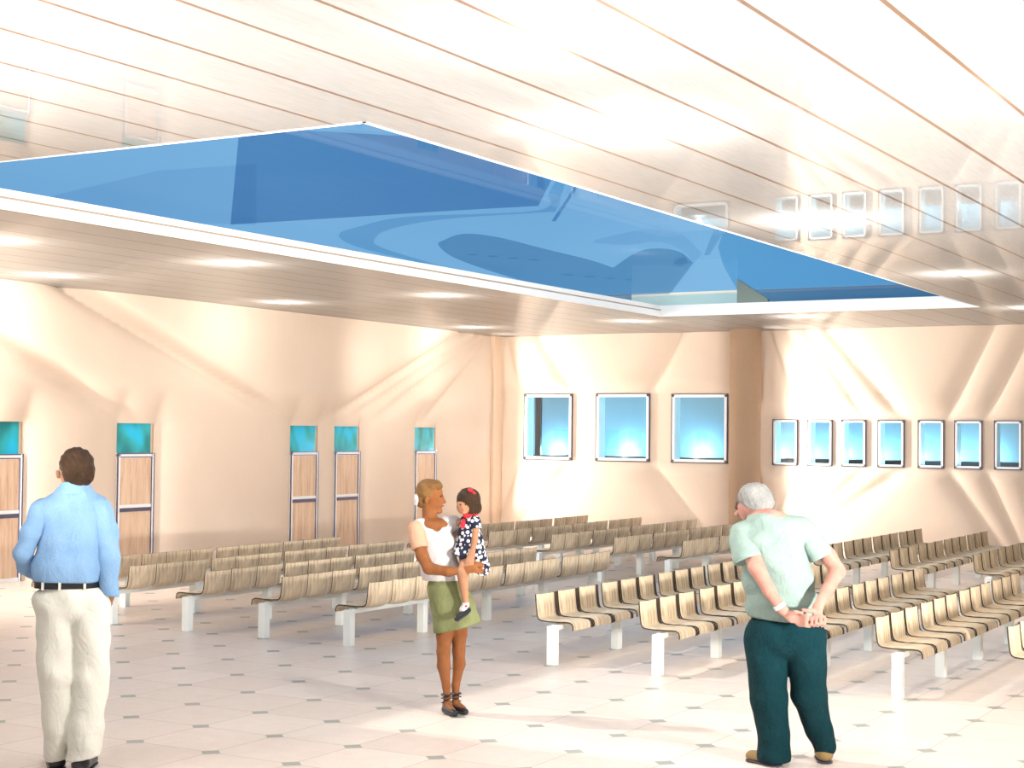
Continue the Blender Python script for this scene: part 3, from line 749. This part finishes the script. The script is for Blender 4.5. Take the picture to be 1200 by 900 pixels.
# ---- old man in a mint shirt, hands behind his back
def old_man():
    W = Frame('person', 925, 897, -3.216, 8.833, 201.4, .005); P = W.p; R = W.root
    set_props(R, 'grey haired old man in mint shirt and dark teal trousers with hands clasped behind back', 'person')
    B = Field(.03)
    B.ell(P(885, 590, .12), (.092, .100, .100)); B.ell(P(876, 600, .19), (.060, .065, .075))
    B.cone(P(866, 603, .235), P(862, 608, .25), .012, .016, .01)
    B.ell(P(872, 597, .085), (.014, .020, .030), .006)
    B.cone(P(888, 598, .09), P(897, 614, .04), .058, .066)
    B.chain([P(904, 625, .0, .13), P(912, 680, -.02, .14), P(920, 730, 0, .14)], sc=(1.1, .8, 1))
    B.chain([P(876, 633, -.02, .06), P(888, 664, -.20, .047), P(903, 690, -.235, .037), P(916, 710, -.23, .028)], .015)
    B.chain([P(945, 625, .0, .06), P(970, 652, -.03, .046), P(980, 668, -.06, .044), P(968, 690, -.14, .036), P(957, 707, -.215, .027)], .02)
    B.chain([P(900, 740, 0, .09), P(905, 810, 0, .06), P(907, 885, .0, .04)]); B.chain([P(945, 740, 0, .09), P(948, 810, .05, .06), P(965, 878, .13, .04)])
    # right hand clasping the left: palms turned to the viewer
    q = -.05
    hand(B, P(916, 710, -.18 + q), P(928, 720, -.19 + q), [(P(936, 716 + 3.8 * i, -.20 + q), P(944, 716 + 3.8 * i, -.225 + q), P(948, 719 + 3.4 * i, -.205 + q)) for i in range(4)], .0105, (P(925, 716, -.205 + q), P(932, 712, -.225 + q), P(939, 713, -.228 + q)))
    hand(B, P(957, 707, -.17 + q), P(957, 715, -.18 + q), [(P(951 + 4.6 * i, 718, -.21 + q), P(950 + 4.8 * i, 724, -.235 + q), P(947 + 4.8 * i, 728, -.222 + q)) for i in range(4)], .0105, (P(951, 711, -.195 + q), P(945, 711, -.215 + q), P(940, 709, -.215 + q)))
    B.mesh('body', .0085, M_skino, R)
    Hh = Field(.02); Hh.ell(P(885, 586, .11), (.103, .108, .090)); Hh.ell(P(890, 592, .07), (.088, .072, .070)); Hh.noise = folds(.005, 110, 60, 90, 8)
    Hh.cut(P(890, 600, .05), (-.25, .35, -1)); Hh.ell(P(871, 600, .10), (.03, .05, .035), .008, sub=True); Hh.ell(P(862, 612, .2), (.08, .10, .09), .01, sub=True)
    Hh.mesh('hair', .008, M_hairg, R)
    g = Field(.004); g.cone(P(872, 594, .07), P(862.5, 592.5, .19), .004, .004); g.cone(P(862.5, 592.5, .19), P(861, 600, .215), .004, .004); g.cone(P(861, 600, .215), P(868, 604, .25), .004, .004); g.cone(P(868, 604, .25), P(870, 595, .25), .004, .004); g.cone(P(870, 595, .25), P(862.5, 592.5, .19), .004, .004)
    g.mesh('eyeglasses', .003, M_dark, R)
    S = Field(.035)
    S.cone(P(893, 607, .04), P(896, 616, .02), .082, .11, .03)
    S.cone(P(877, 630, 0), P(938, 622, 0), .092, .088, sc=(1, .95, 1))
    S.chain([P(906, 640, -.02, .165), P(912, 680, -.02, .165), P(917, 712, 0, .168)], sc=(1.17, .85, 1))
    S.ell(P(918, 712, 0), (.222, .16, .13))
    S.cone(P(873, 632, .0), P(874, 640, -.03), .084, .08, .03); S.cone(P(944, 627, 0), P(950, 637, 0), .078, .07, .03)
    S.noise = folds(.012, 18, 16, 30, 21)
    S.cut(P(922, 728, 0), (-.08, 0, -1)); S.cut(P(896, 603, -.02), (-.12, .15, 1))
    # sleeve hems

    sh = S.mesh('shirt', .0095, M_mint, R)
    for (a, b, ra, rb, q) in ((P(871, 634, -.01), P(878, 658, -.13), .082, .088, (.30, -.35, -1)), (P(946, 630, -.005), P(963, 653, -.03), .078, .072, (.55, 0, -1))):
        s = Field(.01); s.cone(a, b, ra, rb); s.noise = folds(.006, 22, 16, 26, 2); s.cut(b, (q[0], q[1], q[2])); s.mesh('sleeve', .009, M_mint, sh)
    T = Field(.02)
    T.ell(P(920, 745, 0), (.235, .155, .15), .03)
    T.chain([P(898, 755, 0, .125), P(901, 820, .0, .108), P(908, 862, .0, .090), P(907, 886, .0, .098)], .02, sc=(1, 1.05, 1))
    T.chain([P(943, 755, 0, .122), P(948, 815, .05, .102), P(960, 858, .11, .078), P(966, 878, .13, .066)], .02, sc=(1, 1.05, 1))
    T.noise = folds(.007, 22, 14, 20, 15); T.cut(P(920, 724, 0), (-.08, 0, 1)); T.cut(P(920, 893, 0), (0, 0, -1))
    T.mesh('trousers', .0095, M_teal, R)
    for i, (ax, ay, bx, by) in enumerate(((908, -.02, 882, .06), (966, .12, 962, .26))):
        s = Field(.02); xa, xb = P(ax, 0)[0], P(bx, 0)[0]
        s.cone((xa, ay, .045), (xb, by, .035), .046, .040, sc=(1, 1, .8)); s.ell((xa, ay, .07), (.05, .05, .05)); s.cut((0, 0, .012), (0, 0, -1)); ob = s.mesh('shoe', .008, M_tan, R)
        s = Field(.01); s.cone((xa, ay, .02), (xb, by, .02), .049, .043); s.cut((0, 0, .014), (0, 0, 1)); s.cut((0, 0, .0015), (0, 0, -1)); s.mesh('sole', .006, M_dark, ob)
    m = Field(.004); c = np.array(P(914.0, 707, -.230)); ax = np.array(P(916, 710, -.23)) - np.array(P(903, 690, -.235)); ax /= np.linalg.norm(ax)
    m.cone(c - ax * .014, c + ax * .014, .036, .036, 0); m.cut(c + ax * .013, ax); m.cut(c - ax * .013, -ax); m.mesh('wristband', .005, M_strap, R)
old_man()

# ---- woman carrying a small girl
WX, WY = -5.761, 9.189
def woman():
    W = Frame('person', 528, 836, WX, WY, 171.9, .0116); P = W.p; R = W.root
    set_props(R, 'woman in white knit top and sage skirt carrying a small girl on her arm', 'person')
    B = Field(.02)
    B.ell(P(505, 580, 0), (.080, .078, .088)); B.ell(P(510, 588, 0), (.052, .055, .070))
    B.cone(P(518.5, 583, 0), P(520.5, 589.5, 0), .008, .013, .008)           # nose
    B.ell(P(517.5, 594.5, 0), (.010, .024, .009), .008)                        # mouth
    B.ell(P(515, 600, 0), (.022, .026, .018), .012)                           # chin
    B.ell(P(500, 587, -.078), (.016, .010, .026), .004); B.ell(P(514.5, 576.5, 0), (.018, .05, .010), .01)
    B.ell(P(516.5, 583, -.030), (.014, .016, .010), .004, sub=True)
    B.cone(P(502, 592, 0), P(504, 612, 0), .046, .052); B.ell(P(507, 616, -.01), (.11, .085, .05))
    B.chain([P(508, 625, 0, .09), P(514, 668, 0, .085), P(528, 700, 0, .09)], sc=(1.05, .8, 1))
    B.chain([P(488, 622, -.06, .050), P(495, 650, -.13, .041), P(503, 665, -.15, .039), P(525, 668, -.19, .031), P(545, 666, -.20, .024)], .02)   # near arm
    B.chain([P(532, 616, .06, .045), P(548, 640, .16, .036), P(556, 656, .06, .03)], .02)                                                       # far arm round the girl
    B.chain([P(524, 705, -.01, .066), P(521, 744, -.02, .056), P(519.5, 764, -.02, .045), P(520, 780, -.015, .045), P(523, 804, -.02, .027), P(524, 820, -.02, .024)], .015)
    B.chain([P(536, 705, .03, .066), P(538, 744, .04, .054), P(537.5, 764, .05, .043), P(538, 780, .055, .042), P(534, 804, .04, .027), P(534, 820, .04, .024)], .015)
    B.cone(P(524, 826, -.02), P(531, 831, -.10), .028, .022); B.cone(P(534, 826, .04), P(543, 830, -.03), .028, .022)
    hand(B, P(545, 666, -.20), P(553, 664, -.195), [(P(558, 658 + 3.4 * i, -.19), P(563, 658 + 3.4 * i, -.17), P(566, 660 + 3.2 * i, -.145)) for i in range(4)], .0095, (P(549, 661, -.19), P(553, 656, -.19), P(557, 654, -.185)))
    B.mesh('body', .0075, M_skinw, R)
    Hh = Field(.015); Hh.ell(P(500.5, 577, 0), (.079, .090, .084)); Hh.ell(P(508, 571, 0), (.062, .078, .045)); Hh.ell(P(494, 588, .0), (.040, .065, .05))
    Hh.noise = folds(.004, 60, 130, 120, 4); Hh.ell(P(520, 590, 0), (.085, .12, .095), .008, sub=True); Hh.ell(P(501, 589, -.085), (.024, .03, .038), .006, sub=True)
    hr = Hh.mesh('hair', .006, M_hairw, R)
    b = Field(.01); b.ell(P(489.5, 587, -.01), (.030, .045, .045)); b.noise = folds(.006, 150, 90, 120, 9); b.mesh('scrunchie', .006, M_sock, hr)
    for sy in (-.030,):
        MB_ell(P(516.3, 582.5, sy), (.006, .012, .0065), 'eye', M_eye, R); 
        e = Field(.004); e.cone(P(514, 579.8, sy - .012), P(517.8, 579.3, sy + .006), .004, .003); e.mesh('eyebrow', .003, M_hairb, R)
    l = Field(.003); l.cone(P(516.6, 594.3, -.020), P(519.2, 593.8, -.002), .005, .006); l.cone(P(519.2, 593.8, -.002), P(516.6, 594.3, .020), .006, .005); l.mesh('lips', .003, M_lip, R)
    S = Field(.02)
    S.cone(P(492, 619, -.03), P(532, 615, .04), .058, .055, .03); S.chain([P(508, 628, 0, .112), P(511, 650, 0, .112), P(517, 672, 0, .115), P(522, 690, 0, .12)], .03, sc=(1.12, .85, 1))
    S.ell(P(524, 636, -.05), (.055, .06, .055), .03)
    S.noise = folds(.006, 30, 26, 34, 31); S.ell(P(513, 607, -.09), (.048, .10, .095), .01, sub=True); S.cut(P(524, 681, 0), (0, 0, -1))
    tp = S.mesh('knit_top', .0075, M_tee, R)
    for (a, b_, ra, rb, n_) in ((P(488, 621, -.06), P(493, 643, -.11), .060, .058, 5), (P(532, 616, .06), P(540, 628, .11), .055, .048, 6)):
        s = Field(.01); s.cone(a, b_, ra, rb); d = np.array(b_) - np.array(a); s.cut(b_, d); s.noise = folds(.004, 40, 30, 40, n_); s.mesh('sleeve', .007, M_peach, tp)
    K = Field(.03)
    K.chain([P(522, 690, 0, .125), P(531, 712, 0, .140), P(536, 735, 0, .152), P(541, 765, 0, .16)], .03, sc=(1.04, .9, 1)); K.noise = folds(.005, 34, 20, 5, 12)
    K.cut(P(524, 679.5, 0), (.05, 0, 1)); K.cut(P(537, 735.5, 0), (.26, 0, -1)); K.mesh('skirt', .008, M_skirt, R)
    for (x0, y0, x1, y1) in ((523, -.02, 533, -.13), (534, .04, 545, -.06)):
        s = Field(.012); xa, xb = P(x0, 0)[0], P(x1, 0)[0]
        s.cone((xa, y0, .032), (xb, y1, .022), .034, .024, sc=(1, 1, .9)); s.cone((xa, y0 + .03, .03), (xa, y0 + .03, .075), .030, .026); s.cut((0, 0, .002), (0, 0, -1)); s.ell(((xa * .6 + xb * .4), y0 * .6 + y1 * .4, .075), (.028, .036, .032), .004, sub=True)
        o = s.mesh('shoe', .006, M_shoe, R)
        t = Field(.004); zs_ = (.075, .105, .125)
        for q in range(2):
            z0_, z1_ = zs_[q], zs_[q + 1]
            t.cone((xa - .033, y0, z0_), (xa + .02, y0 - .038, z1_), .0045, .0045); t.cone((xa + .035, y0, z0_), (xa - .02, y0 - .036, z1_), .0045, .0045)
        for q in range(16):
            a0, a1 = 2 * PI * q / 16, 2 * PI * (q + 1) / 16
            t.cone((xa + .034 * math.cos(a0), y0 + .036 * math.sin(a0), .130), (xa + .034 * math.cos(a1), y0 + .036 * math.sin(a1), .130), .005, .005)
        t.mesh('ankle_strap', .004, M_shoe, o)
def MB_ell(c, r, name, mm, parent):
    f = Field(0); f.ell(c, r); return f.mesh(name, min(r) / 2.2, mm, parent)
def girl():
    W = Frame('person', 528, 836, WX, WY, 171.9, .0116); P = W.p; R = W.root
    R.name = 'person'; set_props(R, 'small girl in navy floral dress with red hair ribbon held on the woman\'s hip', 'person')
    B = Field(.012); k = -.055
    B.ell(P(547, 589, k), (.066, .072, .078)); B.ell(P(543.5, 594, k - .035), (.050, .040, .052))
    B.ell(P(541.5, 594.5, k - .077), (.009, .010, .008), .006); B.ell(P(543, 600.5, k - .06), (.018, .014, .012), .008)
    B.ell(P(539, 591.5, k - .072), (.010, .007, .007), .004, sub=True); B.ell(P(545, 591, k - .074), (.010, .007, .007), .004, sub=True)
    B.cone(P(548, 598, k), P(550, 608, k), .030, .034)
    B.chain([P(550, 615, k, .058), P(551, 640, k, .065), P(550, 655, k, .07)])
    B.chain([P(557, 613, k - .045, .026), P(556, 632, k - .09, .022), P(552, 649, k - .13, .018)], .01)
    B.chain([P(541, 612, k + .05, .026), P(528, 618, k + .09, .022), P(520, 622, k + .06, .018)], .01)
    B.chain([P(548, 655, k - .07, .044), P(541, 668, k - .14, .036), P(543, 684, k - .135, .032), P(545.5, 704, k - .13, .021), P(543, 713, k - .13, .018)], .012)
    B.chain([P(552, 655, k + .06, .044), P(546, 668, k + .17, .035), P(540, 688, k + .22, .03), P(537, 703, k + .22, .02), P(536, 710, k + .22, .018)], .012)
    B.cone(P(543, 713, k - .13), P(537, 720, k - .16), .020, .016); B.cone(P(536, 711, k + .22), P(531, 716, k + .20), .020, .016)
    hand(B, P(552, 649, k - .13), P(550.5, 655, k - .14), [(P(547 + 2.2 * i, 659, k - .145), P(546.5 + 2.2 * i, 662, k - .15), P(546.5 + 2.1 * i, 664.5, k - .148)) for i in range(4)], .0062, (P(548, 653, k - .145), P(546, 656, k - .15), P(545.5, 659, k - .152)))
    B.mesh('body', .006, M_sking, R)
    Hh = Field(.012); Hh.ell(P(549, 586.5, k + .006), (.083, .088, .085)); Hh.ell(P(552, 595, k + .012), (.074, .076, .062)); Hh.noise = folds(.003, 120, 90, 30, 14)
    Hh.cut(P(549, 604.5, k), (0, 0, -1)); Hh.ell(P(540.5, 598.5, k - .085), (.050, .060, .056), .004, sub=True)
    hr = Hh.mesh('hair', .0055, M_hairb, R)
    rb = Field(.006); rb.ell(P(551, 574.5, k - .055), (.020, .014, .014)); rb.ell(P(555, 578, k - .05), (.014, .012, .012)); rb.mesh('hair_ribbon', .004, M_red, hr)
    for x in (539.3, 545.3): MB_ell(P(x, 591.3, k - .069), (.006, .004, .005), 'eye', M_eye, R)
    l = Field(.003); l.cone(P(540.3, 598.3, k - .076), P(543.4, 598.3, k - .076), .0035, .0035); l.mesh('lips', .0022, M_lip, R)
    D = Field(.02)
    D.chain([P(550, 612, k, .066), P(550, 628, k - .01, .075), P(549, 645, k - .01, .105)], .02); D.chain([P(551, 634, k, .085), P(560, 665, k + .01, .082)], .02)
    D.ell(P(540, 650, k - .05), (.062, .075, .045), .02); D.noise = folds(.005, 60, 50, 14, 17); D.cut(P(560, 674, k), (.0, 0, -1)); D.cut(P(546, 660, k), (-.85, 0, -1)); D.cut(P(549, 606, k), (-.1, -.2, 1))
    dr = D.mesh('floral_dress', .006, M_floral, R)
    s = Field(.01); s.cone(P(556, 611, k - .035), P(558, 620, k - .06), .042, .040); s.cut(P(558, 619, k - .06), (.1, -.2, -1)); s.mesh('puff_sleeve', .005, M_floral, dr)
    s = Field(.006); s.cone(P(545, 604.5, k - .035), P(557, 603.5, k - .02), .016, .016); s.mesh('red_collar', .004, M_red, dr)
    s = Field(.006); s.cone(P(543, 610, k - .062), P(542, 616, k - .075), .014, .018); s.mesh('red_bib', .004, M_red, dr)
    for (a, b_, c) in ((P(545.3, 705, k - .13), P(543, 712, k - .13), P(535.5, 721, k - .17)), (P(537, 702, k + .22), P(536, 710, k + .22), P(530, 716, k + .19))):
        s = Field(.008); s.cone(a, b_, .026, .028); s.noise = folds(.003, 160, 120, 160, 3); so_ = s.mesh('sock', .005, M_sock, R)
        s = Field(.004); s.ell((a[0] + .004, a[1] - .026, a[2] - .012), (.010, .006, .008)); s.mesh('red_bow', .004, M_red, so_)
        s = Field(.01); bb = np.array(b_); cc = np.array(c); s.cone(bb + (0.012, 0, -.012), cc, .026, .021); s.cone(bb + (.03, 0, .0), bb + (.0, 0, -.015), .022, .026); s.ell(bb * .6 + cc * .4 + (-.01, -.01, .030), (.026, .03, .018), .004, sub=True)
        sh = s.mesh('shoe', .005, M_shoe, R)
woman(); girl()

# ------------------------------------------------------------ camera
F, PITCH, ROLL, YAW, H = 1857.368, .0302934, .0105757, .5236546, 1.91628
fw = Vector((-math.sin(YAW) * math.cos(PITCH), math.cos(YAW) * math.cos(PITCH), math.sin(PITCH)))
rt = Vector((math.cos(YAW), math.sin(YAW), 0)); up = rt.cross(fw)
r2 = rt * math.cos(ROLL) + up * math.sin(ROLL); u2 = -rt * math.sin(ROLL) + up * math.cos(ROLL)
cd = bpy.data.cameras.new('camera'); cam = bpy.data.objects.new('camera', cd); COL.objects.link(cam)
cd.sensor_fit = 'HORIZONTAL'; cd.sensor_width = 36; cd.lens = F * 36 / 1200; cd.clip_end = 200
cam.matrix_world = Matrix(((r2.x, u2.x, -fw.x, 0), (r2.y, u2.y, -fw.y, 0), (r2.z, u2.z, -fw.z, H), (0, 0, 0, 1)))
S = bpy.context.scene; S.camera = cam
S.view_settings.view_transform = 'Standard'; S.view_settings.look = 'None'; S.view_settings.gamma = 1
S.view_settings.use_curve_mapping = False; S.view_settings.exposure = 0.44
